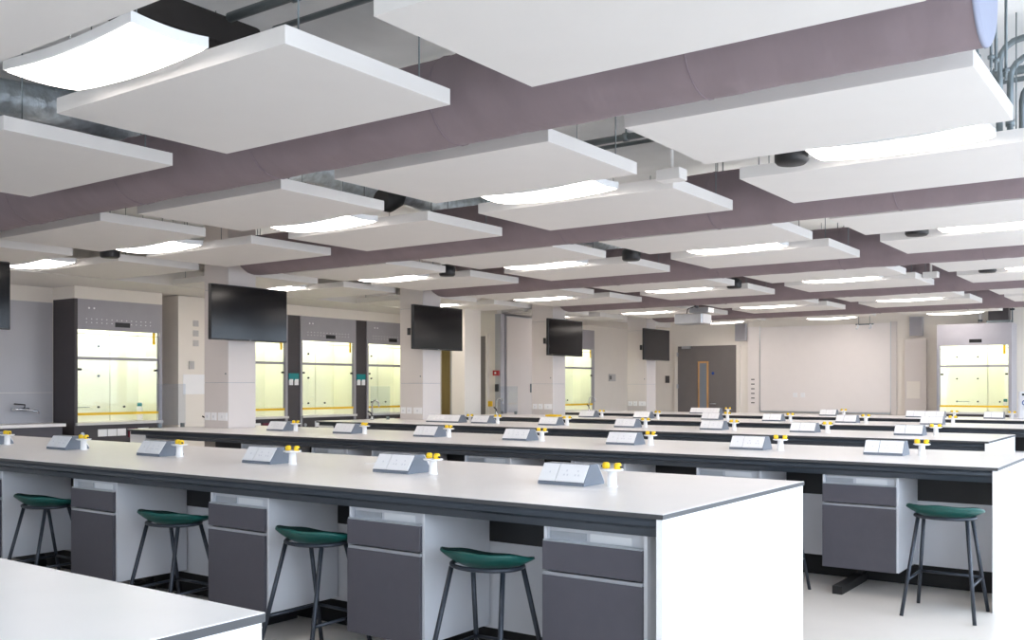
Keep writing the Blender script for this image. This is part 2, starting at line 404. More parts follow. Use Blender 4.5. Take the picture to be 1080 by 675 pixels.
# ------------------------------------------------------------------ fabric ducts
def make_duct(y, xl, xr, label):
    t = thing('fabric_duct', (0, y, 2.945), label, 'air duct', 'fabric air ducts between the panel rows')
    R = .235; NA = 40; n = int((xr - xl) / .05); vs = []; fs = []
    for i in range(n + 1):
        x = xl + (xr - xl) * i / n
        k = (.78, .90, .96, .99)[i] if i < 4 else 1.0
        u = ((x - xr) / 1.45) % 1.0; pinch = math.exp(-((u - .5) / .16) ** 2)
        for q in range(NA):
            a = 2 * pi * q / NA
            cr = noise.noise((x * 3.1 + y, cos(a) * 2.2, sin(a) * 2.2)) * .006 + abs(noise.noise((x * 9 + 2.5 * a, cos(a) * 3 + y, sin(a) * 3))) * -.010 * (.35 + pinch)
            r = R * k + cr; vs.append((x, r * cos(a), r * sin(a)))
    for i in range(n):
        for q in range(NA): fs.append((i * NA + q, i * NA + (q + 1) % NA, (i + 1) * NA + (q + 1) % NA, (i + 1) * NA + q))
    m = MB(); m.add(vs, [f[::-1] for f in fs], True); m.f.append(tuple(range(NA))); m.sm.append(False)
    m.build('sleeve', 'duct_fabric', t)
    MB().tube([(xr, 0, 0), (xr + .012, 0, 0), (xr + .02, 0, 0)], [R * 1.01, R * .99, R * .93], 28).build('end_cap', 'cap_fabric', t)
    x = xr - 1.15
    while x > xl + .5:
        ring = [(x, cos(a) * R * 1.003, sin(a) * R * 1.003) for a in [2 * pi * k / 28 for k in range(28)]]
        MB().tube(ring, .004, 6, closed=True).build('seam', 'duct_seam', t)
        MB().tube([(x, 0, R), (x, 0, Z_SLAB - 2.945)], .004, 6).build('hanger', 'galvanised', t)
        x -= 1.45
    return t
make_duct(4.08, -11.4, -.70, 'mauve-grey fabric air duct with a pale end cap beside bare pipes')
for y, lb in ((7.53, 'mauve-grey fabric air duct ending at the column above the bench with the end stool'), (10.98, 'mauve-grey fabric air duct ending at the second column from the wall tap'),
              (14.45, 'mauve-grey fabric air duct over the projector'), (17.93, 'mauve-grey fabric air duct closest to the whiteboard')):
    make_duct(y, -9.25, -.70, lb)

# ------------------------------------------------------------------ services above the panels
def along_x(name, y, z, x0, x1, r, m, label, cat, brackets=True):
    t = thing(name, (0, y, z), label, cat, 'services above the panels')
    MB().tube([(x0, 0, 0), (x1, 0, 0)], r, 10).build('run', m, t)
    if brackets:
        x = x0 + .5
        while x < x1:
            MB().tube([(x, 0, r), (x, 0, Z_SLAB - z)], .006, 6).build('hanger', 'galvanised', t)
            MB().tube([(x - .02, 0, 0), (x + .02, 0, 0)], r * 1.35, 10).build('clip', 'galvanised', t)
            x += 1.3
    return t
k = 0
for y in (3.25, 4.75, 6.6, 8.45, 9.95, 11.9, 13.4, 15.4):
    k += 1
    along_x('conduit_pipe', y, 3.33 if k % 2 else 3.26, -4.15, 1.6, .026, 'galvanised', 'grey steel conduit pipe running above the ceiling panels', 'pipe')
    along_x('conduit_pipe', y + .30, 3.36, -4.15, 1.6, .017, 'galvanised', 'grey steel conduit pipe running above the ceiling panels', 'pipe', False)
t = thing('foil_duct', (-6.62, 0, 3.365), 'crumpled silver foil-wrapped duct above the ceiling panels', 'air duct')
pts = [(.03 * sin(i), 1.0 + i * .4, .02 * sin(i * 2.1)) for i in range(46)]
MB().tube(pts, [.130 + .012 * sin(i * 3.7) for i in range(46)], 18).build('wrap', 'foil', t)
for i in range(6): MB().tube([(0, 1.8 + i * 3, .18), (0, 1.8 + i * 3, Z_SLAB - 3.365)], .006, 6).build('hanger', 'galvanised', t)
t = thing('black_duct', (-4.35, 0, 3.30), 'black insulated rectangular duct beside a luminaire', 'air duct')
MB().bbox(-.10, -3, -.08, .10, 3.55, .08, .02).build('lagging', 'dark_beam', t)
for y in (-1.5, .6, 2.7): MB().tube([(0, y, .08), (0, y, Z_SLAB - 3.30)], .006, 6).build('hanger', 'galvanised', t)
t = thing('insulated_pipe', (-7.9, 0, 3.26), 'ochre insulated pipe beside the panel edges near the side wall', 'pipe')
MB().tube([(0, 1, 0), (0, 14, 0)], .045, 10).build('lagging', 'ochre_insulation', t)
for i in range(5): MB().tube([(0, 1.5 + i * 2.6, .04), (0, 1.5 + i * 2.6, Z_SLAB - 3.26)], .005, 6).build('hanger', 'galvanised', t)
t = thing('black_flexible_duct', (-5.75, 6.2, 3.0), 'black flexible duct elbow behind a ceiling panel', 'air duct')
pts = [(0, -.12, 0), (0, -.02, 0), (0, .06, .04), (0, .09, .12), (0, .09, .35), (0, .09, .55)]
MB().tube(pts, [.09, .095, .09, .095, .09, .09], 16).build('sleeve', 'plinth_black', t)
# pipe drops at the right end of the first duct
for i, (x, y) in enumerate(((-.985, 6.28), (-.955, 6.46), (-.94, 6.82))):
    t = thing('bent_conduit', (x, y, 0), 'galvanised conduit bent down beside the hanging panel edge', 'pipe', 'bent conduits past the first duct')
    zt = 3.42 - .05 * i
    pts = [(2.2, 0, zt), (.12, 0, zt)] + [(.12 - .12 * sin(a), 0, zt - .12 + .12 * cos(a)) for a in (pi / 8, pi / 4, 3 * pi / 8, pi / 2)] + [(0, 0, 2.86)]
    MB().tube(pts, .019, 10).build('run', 'galvanised', t)
    MB().tube([(0, 0, 2.96), (0, 0, 3.0)], .026, 10).build('coupling', 'galvanised', t)
for i, (x, y) in enumerate(((-.845, 4.64), (-.85, 4.84), (-.80, 4.88), (-.79, 4.94), (-.775, 5.12))):
    tag(MB().tube([(x, y, 2.86), (x, y, Z_SLAB)], .007, 6).tube([(x, y, 2.90), (x, y, 2.915)], .016, 6).build('threaded_rod', 'galvanised'),
        'thin threaded rod dropping from the slab beside the panel edge', 'rod', 'threaded rods past the first duct')
# white junction box on its drop pole
def junction(x, y, lb):
    t = thing('junction_box', (x, y, PZ + .03), lb, 'junction box', 'white junction boxes at panel edges')
    MB().bbox(-.09, -.06, 0, .09, .06, .075, .006).build('box', 'panel_white', t)
    MB().tube([(0, 0, .075), (0, 0, Z_SLAB - PZ - .03)], .014, 8).build('drop_pole', 'panel_white', t)
junction(-2.96, 5.99, 'small white junction box on a pole between four-stool and end-stool benches'); junction(-2.885, 13.3, 'small white junction box on a pole before the projector duct')

# ------------------------------------------------------------------ lab benches
BENCH = [  # front y, back y, left x, right x, label
    (-.20, 1.42, -8.5, -1.69, 'bare white lab bench across the aisle from the four tucked-in stools'),
    (3.40, 5.03, -10.25, -1.717, 'long white lab bench with four green stools tucked beneath it'),
    (6.56, 8.15, -10.25, -1.037, 'white lab bench with a green stool beside its pale end panel'),
    (9.66, 11.20, -10.4, -1.604, 'white lab bench, next one behind the bench with the end stool'),
    (12.75, 14.30, -10.4, .6, 'white lab bench, second one in front of the whiteboard wall'),
    (15.75, 17.30, -10.4, .6, 'white lab bench directly in front of the whiteboard wall')]
BN = ['', 'the bench with four tucked-in stools', 'the bench with the end stool', 'the bench behind the end-stool bench', 'the second bench from the whiteboard', 'the bench facing the whiteboard']
def slab_around(mb, x0, x1, y0, y1, z0, z1):
    """slab with an opening where a column stands"""
    for cy in COLS_Y:
        a, b = cy - .012, cy + CD + .012
        if a < y1 and b > y0 and x0 < CX0:
            if a > y0: mb.box(x0, y0, z0, x1, a, z1)
            if b < y1: mb.box(x0, b, z0, x1, y1, z1)
            aa, bb = max(a, y0), min(b, y1)
            mb.box(x0, aa, z0, CX0 - .012, bb, z1); mb.box(CX1 + .012, aa, z0, x1, bb, z1)
            return mb
    return mb.box(x0, y0, z0, x1, y1, z1)
for bi, (yf, yb, xl, xr, lb) in enumerate(BENCH):
    t = thing('lab_bench', ((xl + xr) / 2, (yf + yb) / 2, 0), lb, 'lab bench')
    ox, oy = (xl + xr) / 2, (yf + yb) / 2
    def P(mb, name, m):
        mb.v = [(a - ox, b - oy, c) for a, b, c in mb.v]; return mb.build(name, m, t)
    P(slab_around(MB(), xl, xr, yf, yb, .879, .898), 'worktop', 'core_dark')
    P(slab_around(MB(), xl + .001, xr - .001, yf + .001, yb - .001, .898, .9), 'laminate_face', 'laminate_white')
    for (ya, s) in ((yf, 1), (yb, -1)):
        prof = [(ya + s * .035, .879), (ya + s * .030, .862), (ya + s * .030, .845), (ya + s * .048, .832), (ya + s * .055, .800), (ya + s * .10, .796), (ya + s * .10, .879)]
        if s < 0: prof = prof[::-1]
        xa = xl + .03
        if s < 0 and any(cy < yb and cy + CD > yb - .12 for cy in COLS_Y): xa = CX1 + .03
        P(MB().prism(prof, xa, xr - .035, 'x'), 'apron_rail', 'apron_steel')
    P(bx(xr - .032, yf + .006, 0, xr - .006, yb - .006, .879), 'end_panel', 'end_white')
    col_in = [cy for cy in COLS_Y if cy < yb and cy + CD > yf]
    x_in = CX1 + .05 if col_in else xl + .35
    ym = (yf + yb) / 2
    P(bx(xl + .006, yf + .04, 0, xl + .30, yf + .52, .879), 'service_riser', 'end_white')
    ya, yz = yf + .605, yb - .605
    P(bx(x_in, ya, .15, xr - .04, yz, .60), 'modesty_panel', 'modesty_white')
    P(bx(x_in, ya - .008, .60, xr - .04, yz + .008, .80), 'service_trunking', 'black_plastic')
    P(bx(x_in, ya + .03, 0, xr - .04, yz - .03, .15), 'plinth', 'plinth_black')
    P(bx(x_in, ym - .03, .80, xr - .04, ym + .03, .879), 'centre_beam', 'apron_steel')

# under-bench cabinets
def make_cabinet(W):
    t = thing('under_bench_cabinet', (0, 0, 0), '', 'cabinet')
    c = MB().box(0, .02, .17, .016, .53, .795).box(W - .016, .02, .17, W, .53, .795).box(.016, .02, .17, W - .016, .53, .186) \
        .box(.016, .52, .186, W - .016, .53, .795).box(.016, .045, .72, W - .016, .06, .79).box(.016, .06, .779, W - .016, .52, .795)
    c.build('carcase', 'carcase_white', t)
    d = MB().bbox(.003, 0, .612, W - .014, .019, .735, .002).build('drawer_front', 'cabinet_front', t)
    bx(.006, .004, .735, W - .017, .03, .742).build('handle_rail', 'aluminium', d)
    d = MB().bbox(.003, 0, .17, W - .014, .019, .590, .002).build('door', 'cabinet_front', t)
    bx(.006, .004, .590, W - .017, .03, .605).build('handle_rail', 'aluminium', d)
    MB().box(.02, .04, .745, .20, .045, .775).build('inner_rail', 'aluminium', t)
    MB().box(.22, .04, .743, .42, .046, .778).build('label_holder', 'plate_white', t)
    f = bx(W * .18, -.06, 0, W * .18 + .065, .53, .055).box(W * .18 + .01, .46, .055, W * .18 + .055, .52, .17)
    f.build('floor_foot', 'black_plastic', t)
    return t
cab = make_cabinet(.50); used = False
CAB = {1: [-2.33, -3.51, -4.62, -6.05, -7.47], 2: [-2.14, -3.08, -4.18, -5.28, -6.40, -7.22, -8.3], 3: [-2.7, -3.8, -4.9, -6.0, -7.1, -8.2], 4: [], 5: []}
CABL = {1: ['grey-fronted drawer cabinet under the end of the bench with four stools', 'grey-fronted drawer cabinet between the first and second stool of the four-stool bench',
            'grey-fronted drawer cabinet between the second and third stool of the four-stool bench', 'grey-fronted drawer cabinet between the third and fourth stool of the four-stool bench',
            'grey-fronted drawer cabinet past the fourth stool of the four-stool bench']}
for b, xs in CAB.items():
    for i, x in enumerate(xs):
        o = copy_tree(cab) if used else cab; used = True
        o.location = (x, BENCH[b][0] + .065, 0)
        o['label'] = CABL[b][i] if b in CABL else ('grey-fronted drawer cabinet beside the lone end stool' if (b == 2 and i == 0) else 'grey-fronted drawer cabinet, %s from the end panel of %s' % (ORD[i], {2: 'the end-stool bench', 3: 'the bench behind the end-stool bench'}[b]))
        o['group'] = 'cabinets under ' + BN[b]

# socket pods and gas taps along the bench spines
def make_pod(n):
    """sloped double-sided socket pod; n plates wide"""
    ws = {2: (.10, .165), 4: (.115, .165, .165, .115)}[n]; gap = .004
    Lx = sum(ws) + gap * (n + 1)
    t = thing('socket_pod', (0, 0, 0), '', 'socket pod')
    prof = [(0, 0), (.20, 0), (.20, .012), (.135, .105), (.065, .105), (0, .012)]
    MB().prism(prof, .0, Lx, 'x').build('body', 'pod_grey', t)
    x = gap
    from mathutils import Vector
    for wd in ws:
        for side in (0, 1):
            m = MB(); a = (.002, .018); b = (.060, .101)
            if side: a = (.198, .018); b = (.140, .101)
            nx = (-.0045 if not side else .0045)
            prof = [a, b, (b[0] + nx, b[1] + .003), (a[0] + nx, a[1] + .003)]
            if side: prof = prof[::-1]
            m.prism(prof, x, x + wd, 'x'); pl = m.build('socket_plate', 'plate_white', t)
            mm = MB(); off = nx * 1.12
            for q in ((.2, .38), (.6, .38), (.4, .62)) if wd > .12 else ((.5, .5),):
                for u in ((.3, .7) if wd > .12 else (.5,)):
                    px_ = x + wd * u + (q[0] - .4) * .05; s0 = q[1]
                    yy = a[0] + (b[0] - a[0]) * s0 + nx; zz = a[1] + (b[1] - a[1]) * s0 + .003
                    dy = (b[0] - a[0]) * .05; dz = (b[1] - a[1]) * .05
                    pr = [(yy - dy, zz - dz), (yy + dy, zz + dz), (yy + dy + nx * .15, zz + dz + .0006), (yy - dy + nx * .15, zz - dz + .0006)]
                    if side: pr = pr[::-1]
                    mm.prism(pr, px_ - .004, px_ + .004, 'x')
            mm.build('socket_holes', 'plate_mark', pl)
        x += wd + gap
    return t
pod2, pod4 = make_pod(2), make_pod(4)
def make_tap():
    t = thing('gas_tap', (0, 0, 0), '', 'gas tap')
    MB().lathe([(.028, 0), (.028, .006), (.024, .010), (.022, .075), (.030, .080), (.030, .088), (.012, .092)], 16).build('post', 'tap_white', t)
    MB().lathe([(.045, .078), (.058, .083), (.058, .088), (.02, .090)], 16).build('tray', 'tap_white', t)
    for s in (-1, 1):
        k = MB().lathe([(.014, .088), (.019, .092), (.019, .112), (.013, .120), (.004, .121)], 10, (s * .036, 0)); k.build('yellow_handle', 'tap_yellow', t)
        MB().tube([(s * .045, 0, .102), (s * .064, 0, .100)], .006, 8).build('nozzle', 'black_plastic', t)
    return t
tap = make_tap()
PODX = {1: [-2.79, -3.955, -5.13, -6.31, -7.54, -8.72], 2: [-2.04, -3.08, -4.21, -5.32, -6.42, -7.56, -8.62],
        3: [-2.60, -3.69, -4.75, -5.88, -7.0, -8.1], 4: [-1.72, -3.05, -4.15, -5.2, -6.15, -7.3, -8.3], 5: [-2.8, -5.35]}
POD4 = {5: [-3.95, -7.75], 3: [-8.90]}
u2 = u4 = ut = False
def put_tap(x, y, b):
    global ut
    o = copy_tree(tap) if ut else tap; ut = True
    o.location = (x, y, .9); o.rotation_euler = (0, 0, random.uniform(-.35, .35))
    o['label'] = 'white gas tap with yellow handles on ' + BN[b]; o['group'] = 'gas taps on ' + BN[b]
    return o
for b in (1, 2, 3, 4, 5):
    yc = (BENCH[b][0] + BENCH[b][1]) / 2
    END = {1: 'the four-stool bench', 2: 'the end-stool bench', 3: 'the bench behind the end-stool bench'}
    for pi_, x in enumerate(PODX[b]):
        o = copy_tree(pod2) if u2 else pod2; u2 = True
        o.location = (x, yc - .10, .9); o['label'] = 'grey sloped socket pod with two white plates on ' + BN[b]; o['group'] = 'socket pods on ' + BN[b]
        if b in END: o['label'] = 'grey socket pod, ' + ORD[pi_] + ' from the end panel of ' + END[b]
        tp = put_tap(x + .385, yc - .01, b)
        if b in END: tp['label'] = 'yellow-handled white gas tap, ' + ORD[pi_] + ' from the end panel of ' + END[b]
    for x in POD4.get(b, []):
        o = copy_tree(pod4) if u4 else pod4; u4 = True
        o.location = (x, yc - .10, .9); o['label'] = 'long grey socket pod with four white plates on ' + BN[b]; o['group'] = 'long socket pods on ' + BN[b]
        put_tap(x + .715, yc - .01, b)

# stools
def make_stool():
    t = thing('lab_stool', (0, 0, 0), '', 'stool')
    A, B, NR, NT = .225, .19, 7, 32
    def surf(dz, s=1.0):
        vs = [(0, 0, .582 + dz)]
        for i in range(1, NR + 1):
            r = i / NR
            for k in range(NT):
                a = 2 * pi * k / NT
                x, y = A * s * r * cos(a), B * s * r * sin(a)
                vs.append((x, y, .582 + dz + .060 * r ** 2.4 + .004 * r * r * cos(2 * a) - .032 * r ** 2 * sin(a) - .003 * r ** 3 * cos(6 * a)))
        return vs
    fs = []
    for k in range(NT): fs.append((0, 1 + k, 1 + (k + 1) % NT))
    for i in range(NR - 1):
        for k in range(NT):
            p = 1 + i * NT + k; q = 1 + i * NT + (k + 1) % NT; fs.append((p, p + NT, q + NT, q))
    m = MB(); lo = surf(0); hi = surf(.012, .985); n = len(lo)
    m.add(lo + hi, [tuple(reversed(f)) for f in fs] + [tuple(i + n for i in f) for f in fs] +
          [(1 + (NR - 1) * NT + k, 1 + (NR - 1) * NT + (k + 1) % NT, n + 1 + (NR - 1) * NT + (k + 1) % NT, n + 1 + (NR - 1) * NT + k) for k in range(NT)], True)
    m.build('seat_shell', 'seat_teal', t)
    m = MB(); m.add(surf(.0135, .965), fs, True); m.build('seat_inner', 'seat_inner', t)  # inner face of the seat, darker teal than the shell
    ring = [(.172 * cos(a), .138 * sin(a), .600) for a in [2 * pi * k / 28 for k in range(28)]]
    MB().tube(ring, .0105, 8, closed=True).build('seat_ring', 'stool_steel', t)
    foot = [(-.205, -.215), (.205, -.215), (-.205, .215), (.205, .215)]; top = [(-.14, -.08), (.14, -.08), (-.14, .08), (.14, .08)]
    def on(i, z): f = z / .59; return (foot[i][0] + (top[i][0] - foot[i][0]) * f, foot[i][1] + (top[i][1] - foot[i][1]) * f, z)
    for i in range(4): MB().tube([on(i, 0), on(i, .59)], .0115, 8).build('leg', 'stool_steel', t)
    z = .215
    MB().tube([on(0, z), on(2, z + .005)], .009, 8).build('footrest_bar', 'stool_steel', t)
    MB().tube([on(2, z + .005), on(3, z + .005)], .009, 8).build('footrest_bar', 'stool_steel', t)
    MB().tube([on(3, z + .005), on(1, z)], .009, 8).build('footrest_bar', 'stool_steel', t)
    return t
stool = make_stool()
ST = [(-2.62, 3.46, 'green stool next to the end cabinet of the four-stool bench'), (-3.74, 3.47, 'green stool second from the end panel of the four-stool bench'),
      (-4.93, 3.46, 'green stool third from the end panel of the four-stool bench'), (-6.34, 3.46, 'green stool farthest from the end panel of the four-stool bench'),
      (-1.305, 6.39, 'green stool standing beside the pale end panel of its bench'), (-2.42, 6.39, 'green stool mostly hidden past the pale bench end, beside a grey cabinet')]
for i, (x, y, lb) in enumerate(ST):
    o = stool if i == 0 else copy_tree(stool); o.location = (x, y, 0); o['label'] = lb; o['group'] = 'green lab stools'
    o.rotation_euler = (0, 0, (0.03, -.05, .04, -.02, 0, .02)[i])

# ------------------------------------------------------------------ fume cupboards
def fume_cupboard(loc, rz, W, label, dark_left=False, dots=True, stuff=True, depth=.54, fan=False):
    t = thing('fume_cupboard', loc, label, 'fume cupboard', 'fume cupboards', rz)
    D = depth; z0, zs, zt, zh = .90, 1.787, 2.18, 2.60
    for (x, nm) in ((-.045, 0), (W, 1)):
        bx(x, 0, 0, x + .045, D, zh).build('side_panel', 'hood_dark' if dark_left and nm == 0 else 'hood_grey', t)
    h = bx(0, .0, zt, W, .02, zh).box(0, .02, zh - .02, W, D, zh).build('header_panel', 'hood_grey', t)
    bx(W * .44, -.006, zt + .055, W * .62, 0, zt + .12).build('display', 'black_plastic', h)
    if dots:
        d = MB()
        for i in range(14):
            for j in range(2): d.disc(W * (.10 + .06 * i), 0, zt + .10 + .05 * j, .008, 'y', 6, .003)
        d.build('vent_dots', 'plate_white', h)['kind'] = 'stuff'
        d = MB()
        for i in range(2): d.disc(W * (.13 + .06 * i), 0, zt + .30, .014, 'y', 8, .003)
        d.build('badge', 'plate_white', h)
    # lit interior
    bx(0, D - .03, z0, W * .62, D - .01, zt + .15).build('back_baffle', 'hood_inner', t)
    bx(W * .63, D - .03, z0, W, D - .01, zt + .15).build('back_baffle', 'hood_inner', t)
    bx(0, .03, z0, .012, D - .03, zt + .15).build('inner_lining', 'hood_inner', t)
    bx(W - .012, .03, z0, W, D - .03, zt + .15).build('inner_lining', 'hood_inner', t)
    bx(0, .03, zt + .15, W, D - .01, zt + .17).build('inner_roof', 'hood_inner', t)
    bx(W * .12, .12, zt + .12, W * .88, D - .15, zt + .14).build('lamp_tube', 'hood_tube', t)
    for zz in (1.30 - .2, 1.55, 1.98):
        for xx in (.17, .48, .80):
            if xx == .80 and (zz > 1.2): continue
            st = MB().disc(W * xx, D - .03, zz, .016, 'y', 8, .02).build('stud', 'black_plastic', t)
    MB().tube([(W * .17, D - .06, 1.10), (W * .36, D - .06, 1.10)], .005, 6).build('rod', 'galvanised', t)
    # sash
    s = thing('sash', (0, 0, 0), None, None); s.parent = t; del s['kind']
    bx(.012, .026, zs - .02, W - .012, .05, zs + .02).box(.012, .026, zt - .06, W - .012, .04, zt - .05).box(.0, .026, z0 + .1, .014, .05, zt).box(W - .014, .026, z0 + .1, W, .05, zt).build('sash_frame', 'hood_grey', s)
    bx(.014, .034, zs + .02, W - .014, .040, zt).build('pane', 'sash_glass', s)
    bx(.014, .034, z0 + .12, W - .014, .040, zs - .02).build('pane', 'sash_glass', s)
    bx(.012, .010, z0 + .10, W - .012, .05, z0 + .135).build('handle_bar', 'bar_yellow', s)
    for x in (.02, W - .07): bx(x, .018, zs - .17, x + .05, .034, zs - .14).build('grip', 'black_plastic', s)
    bx(W - .10, .020, zt - .17, W - .06, .026, zt).build('yellow_tag', 'bar_yellow', t)
    bx(-.03, -.05, z0 - .035, W + .03, D - .03, z0).build('work_surface', 'hood_sill', t)
    b = bx(0, .02, .62, W, .05, z0 - .035).build('service_fascia', 'hood_dark', t)
    for i in range(3): bx(W * (.24 + .115 * i), .006, .70, W * (.24 + .115 * i) + W * .105, .02, .80).build('socket_plate', 'plate_white', b)
    bx(W * .61, -.005, .67, W * .71, .02, .80).build('gas_switch', 'maroon_plastic', b)
    bx(W * .73, .006, .76, W * .86, .02, .80).build('socket_plate', 'plate_white', b)
    MB().disc(W * .06, .02, .74, .028, 'y', 12, .016).build('knob', 'aluminium', b)
    bx(0, .06, 0, W, .10, .62).build('base_cupboard', 'plinth_black', t)
    return t
XF = -12.5
fume_cupboard((XF, 7.26, 0), pi / 2, 1.27, 'lit fume cupboard with dark side beside the grey wall tap', dark_left=True)
fume_cupboard((XF, 9.70, 0), pi / 2, 1.23, 'lit fume cupboard partly behind the monitor, next to the white switch pier')
fume_cupboard((XF, 11.30, 0), pi / 2, 1.23, 'lit fume cupboard between two dark piers')
fume_cupboard((XF, 12.90, 0), pi / 2, 1.23, 'lit fume cupboard cut off by a column, beyond the twin piers')
fume_cupboard((-10.72, 16.72, 0), pi / 2, 1.22, 'lone lit fume cupboard past the tall pale cupboard', dots=False)
fume_cupboard((-4.22, 20.15, 0), 0, 1.22, 'freestanding lit fume cupboard beside the whiteboard', dots=False, depth=.62)
for (y, ) in ((7.26,), ): bx(XF, y - .045, 2.60, XW1, y + 1.315, 2.77).build('fascia_panel', 'wall_paint')['kind'] = 'structure'
struct('trim_3', bx(XF, 9.35, 2.60, XW1, 14.3, 2.77), 'wall_paint', label='white fascia above the fume cupboard row')
for i, y in enumerate((9.36, 10.975, 12.575)):
    t = thing('service_pier', (XF, y, 0), ('plain dark pier between the white switch pier and a fume cupboard', 'dark pier with teal notice on the monitor side of a fume cupboard', 'dark pier with teal notice on the column side of a fume cupboard')[i], 'pier', 'dark piers between fume cupboards')
    bx(-.5, 0, 0, -.02, .28, 2.60).build('cladding', 'hood_dark', t)
    if i:
        bx(-.02, .03, 1.50, -.005, .25, 1.62).build('notice', 'teal_plastic', t)
        bx(-.02, .04, 1.42, -.004, .12, 1.52).build('switch_box', 'plate_white', t)
        bx(-.02, .16, 1.42, -.004, .24, 1.52).build('switch_box', 'plate_white', t)
# white pier with switches
t = thing('switch_pier', (XF, 8.85, 0), 'white boxed pier with grey switches beside a fume cupboard', 'pier')
bx(-.5, .0, 0, 0, .50, 2.76).build('boxing', 'wall_paint', t)
for z in (2.05, 2.20, 2.35): bx(0, .26, z - .04, .012, .35, z + .05).build('switch', 'switch_grey', t)
bx(0, .18, 1.66, .03, .26, 1.78).build('thermostat', 'switch_grey', t)
bx(0, .08, 1.28, .008, .48, 1.58).build('access_panel', 'plate_white', t)

# sink wall with lever tap
t = thing('lever_tap', (XW1 + .012, 6.72, 1.09), 'chrome wall tap with a long lever on the grey splash panel', 'tap')
MB().tube([(.06, -.12, 0), (.06, .12, 0)], .022, 10).build('body', 'chrome', t)
for y in (-.08, .08): MB().tube([(0, y, 0), (.06, y, 0)], .02, 10).build('wall_union', 'chrome', t)
MB().tube([(.06, 0, 0), (.10, .10, -.01), (.14, .20, -.03), (.14, .21, -.06)], .012, 8).build('spout', 'chrome', t)
MB().tube([(.06, .06, .02), (.07, .06, .06), (.10, -.10, .075)], .009, 8).build('lever', 'black_plastic', t)
t = thing('sink_counter', (XW1 + .016, 5.6, 0), 'white sink counter against the grey splash panels', 'counter')
bx(0, -1.9, .86, .56, 1.48, .90).build('counter_top', 'laminate_white', t)
bx(.02, -1.9, 0, .50, 1.46, .86).build('front_panel', 'cabinet_front', t)

# ------------------------------------------------------------------ return wall corner, piers, tall cupboard
t = thing('white_pier', (-11.0, 13.47, 0), 'freestanding white square pier beyond the second column', 'pier')
t['kind'] = 'structure'
MB().bbox(0, 0, 0, .30, .47, Z_SLAB, .004).build('boxing', 'wall_paint', t)
d1 = struct('door_1', bx(-12.14, Y_RET - .05, 0, -11.93, Y_RET, 2.35), 'door_olive', label='olive wooden door edge beyond the white pier')
bx(-11.92, Y_RET - .06, 0, -11.86, Y_RET, 2.42).build('door_frame', 'wall_grey_panel', d1)
d2 = struct('door_2', bx(-11.22, Y_RET - .05, 0, -11.06, Y_RET, 2.35), 'door_grey', label='dark door edge beside the white pier')
bx(-11.06, Y_RET - .06, 0, -11.02, Y_RET, 2.40).build('door_frame', 'wall_paint', d2)
struct('trim_4', bx(-10.86, Y_RET - .02, 0, -10.73, Y_RET + .1, 2.76), 'wall_grey_panel', label='grey corner strip carrying the red fire alarm')
t = thing('fire_alarm', (-10.84, Y_RET - .02, 1.60), 'red fire alarm sounder on the grey corner strip', 'fire alarm')
MB().bbox(-.05, -.05, 0, .09, 0, .10, .01).build('housing', 'red_plastic', t)
MB().disc(.02, -.05, .05, .02, 'y', 10, .006).build('button', 'plate_white', t)
t = thing('call_point', (-10.82, Y_RET - .02, 1.30), 'small dark handset box below the red fire alarm', 'call point')
MB().bbox(-.03, -.03, 0, .05, 0, .14, .006).build('housing', 'core_dark', t)
t = thing('yellow_switch', (-10.98, Y_RET, 1.02), 'small yellow emergency switch box low on the corner wall', 'switch')
MB().bbox(-.05, -.03, 0, .05, 0, .1, .006).build('housing', 'bar_yellow', t)
t = thing('tall_cupboard', (-10.72, Y_RET + .16, 0), 'tall pale two-door cupboard beside the third column', 'cupboard')
bx(-.70, 0, 0, -.02, 1.75, 2.74).build('carcase', 'wall_grey_panel', t)
for (a, b) in ((.01, .86), (.88, 1.74)):
    d = MB().bbox(-.02, a, .08, 0, b, 2.72, .003).build('door', 'column_paint', t)
    bx(0, (b - .09) if a < .5 else a + .06, 1.28, .02, (b - .06) if a < .5 else a + .09, 1.45).build('handle', 'galvanised', d)

# ------------------------------------------------------------------ far wall
d3 = struct('door_3', bx(-10.14, Y_FAR - .05, 0, -8.68, Y_FAR, 2.34), 'door_grey', label='wide dark grey door with a tall narrow vision panel')
fr = MB().box(-10.22, Y_FAR - .06, 0, -10.14, Y_FAR, 2.42).box(-8.68, Y_FAR - .06, 0, -8.60, Y_FAR, 2.42).box(-10.14, Y_FAR - .06, 2.34, -8.68, Y_FAR, 2.42)
fr.build('door_frame', 'wall_paint', d3)
vx = -9.49; m = MB()
m.box(vx - .13, Y_FAR - .07, .70, vx - .09, Y_FAR - .05, 1.98).box(vx + .09, Y_FAR - .07, .70, vx + .13, Y_FAR - .05, 1.98).box(vx - .09, Y_FAR - .07, 1.94, vx + .09, Y_FAR - .05, 1.98).box(vx - .09, Y_FAR - .07, .70, vx + .09, Y_FAR - .05, .74)
m.build('vision_frame', 'wood', d3)
bx(vx - .09, Y_FAR - .06, .74, vx + .09, Y_FAR - .05, 1.94).build('vision_pane', 'vision_glass', d3)
MB().disc(vx + .24, Y_FAR - .05, 1.70, .035, 'y', 14, .004).build('sign_disc', 'blue_sign', d3)
bx(-10.02, Y_FAR - .10, 2.28, -9.80, Y_FAR - .05, 2.34).build('door_closer', 'aluminium', d3)
MB().tube([(-9.30, Y_FAR - .05, 1.0), (-9.30, Y_FAR - .10, 1.0), (-9.16, Y_FAR - .10, 1.0)], .012, 8).build('door_handle', 'aluminium', d3)
for z in (.35, 1.35, 2.1): bx(-10.16, Y_FAR - .075, z, -10.13, Y_FAR - .05, z + .1).build('hinge', 'aluminium', d3)
t = thing('whiteboard', (-8.42, Y_FAR, 0), 'large white wall board between door and freestanding fume cupboard', 'whiteboard')
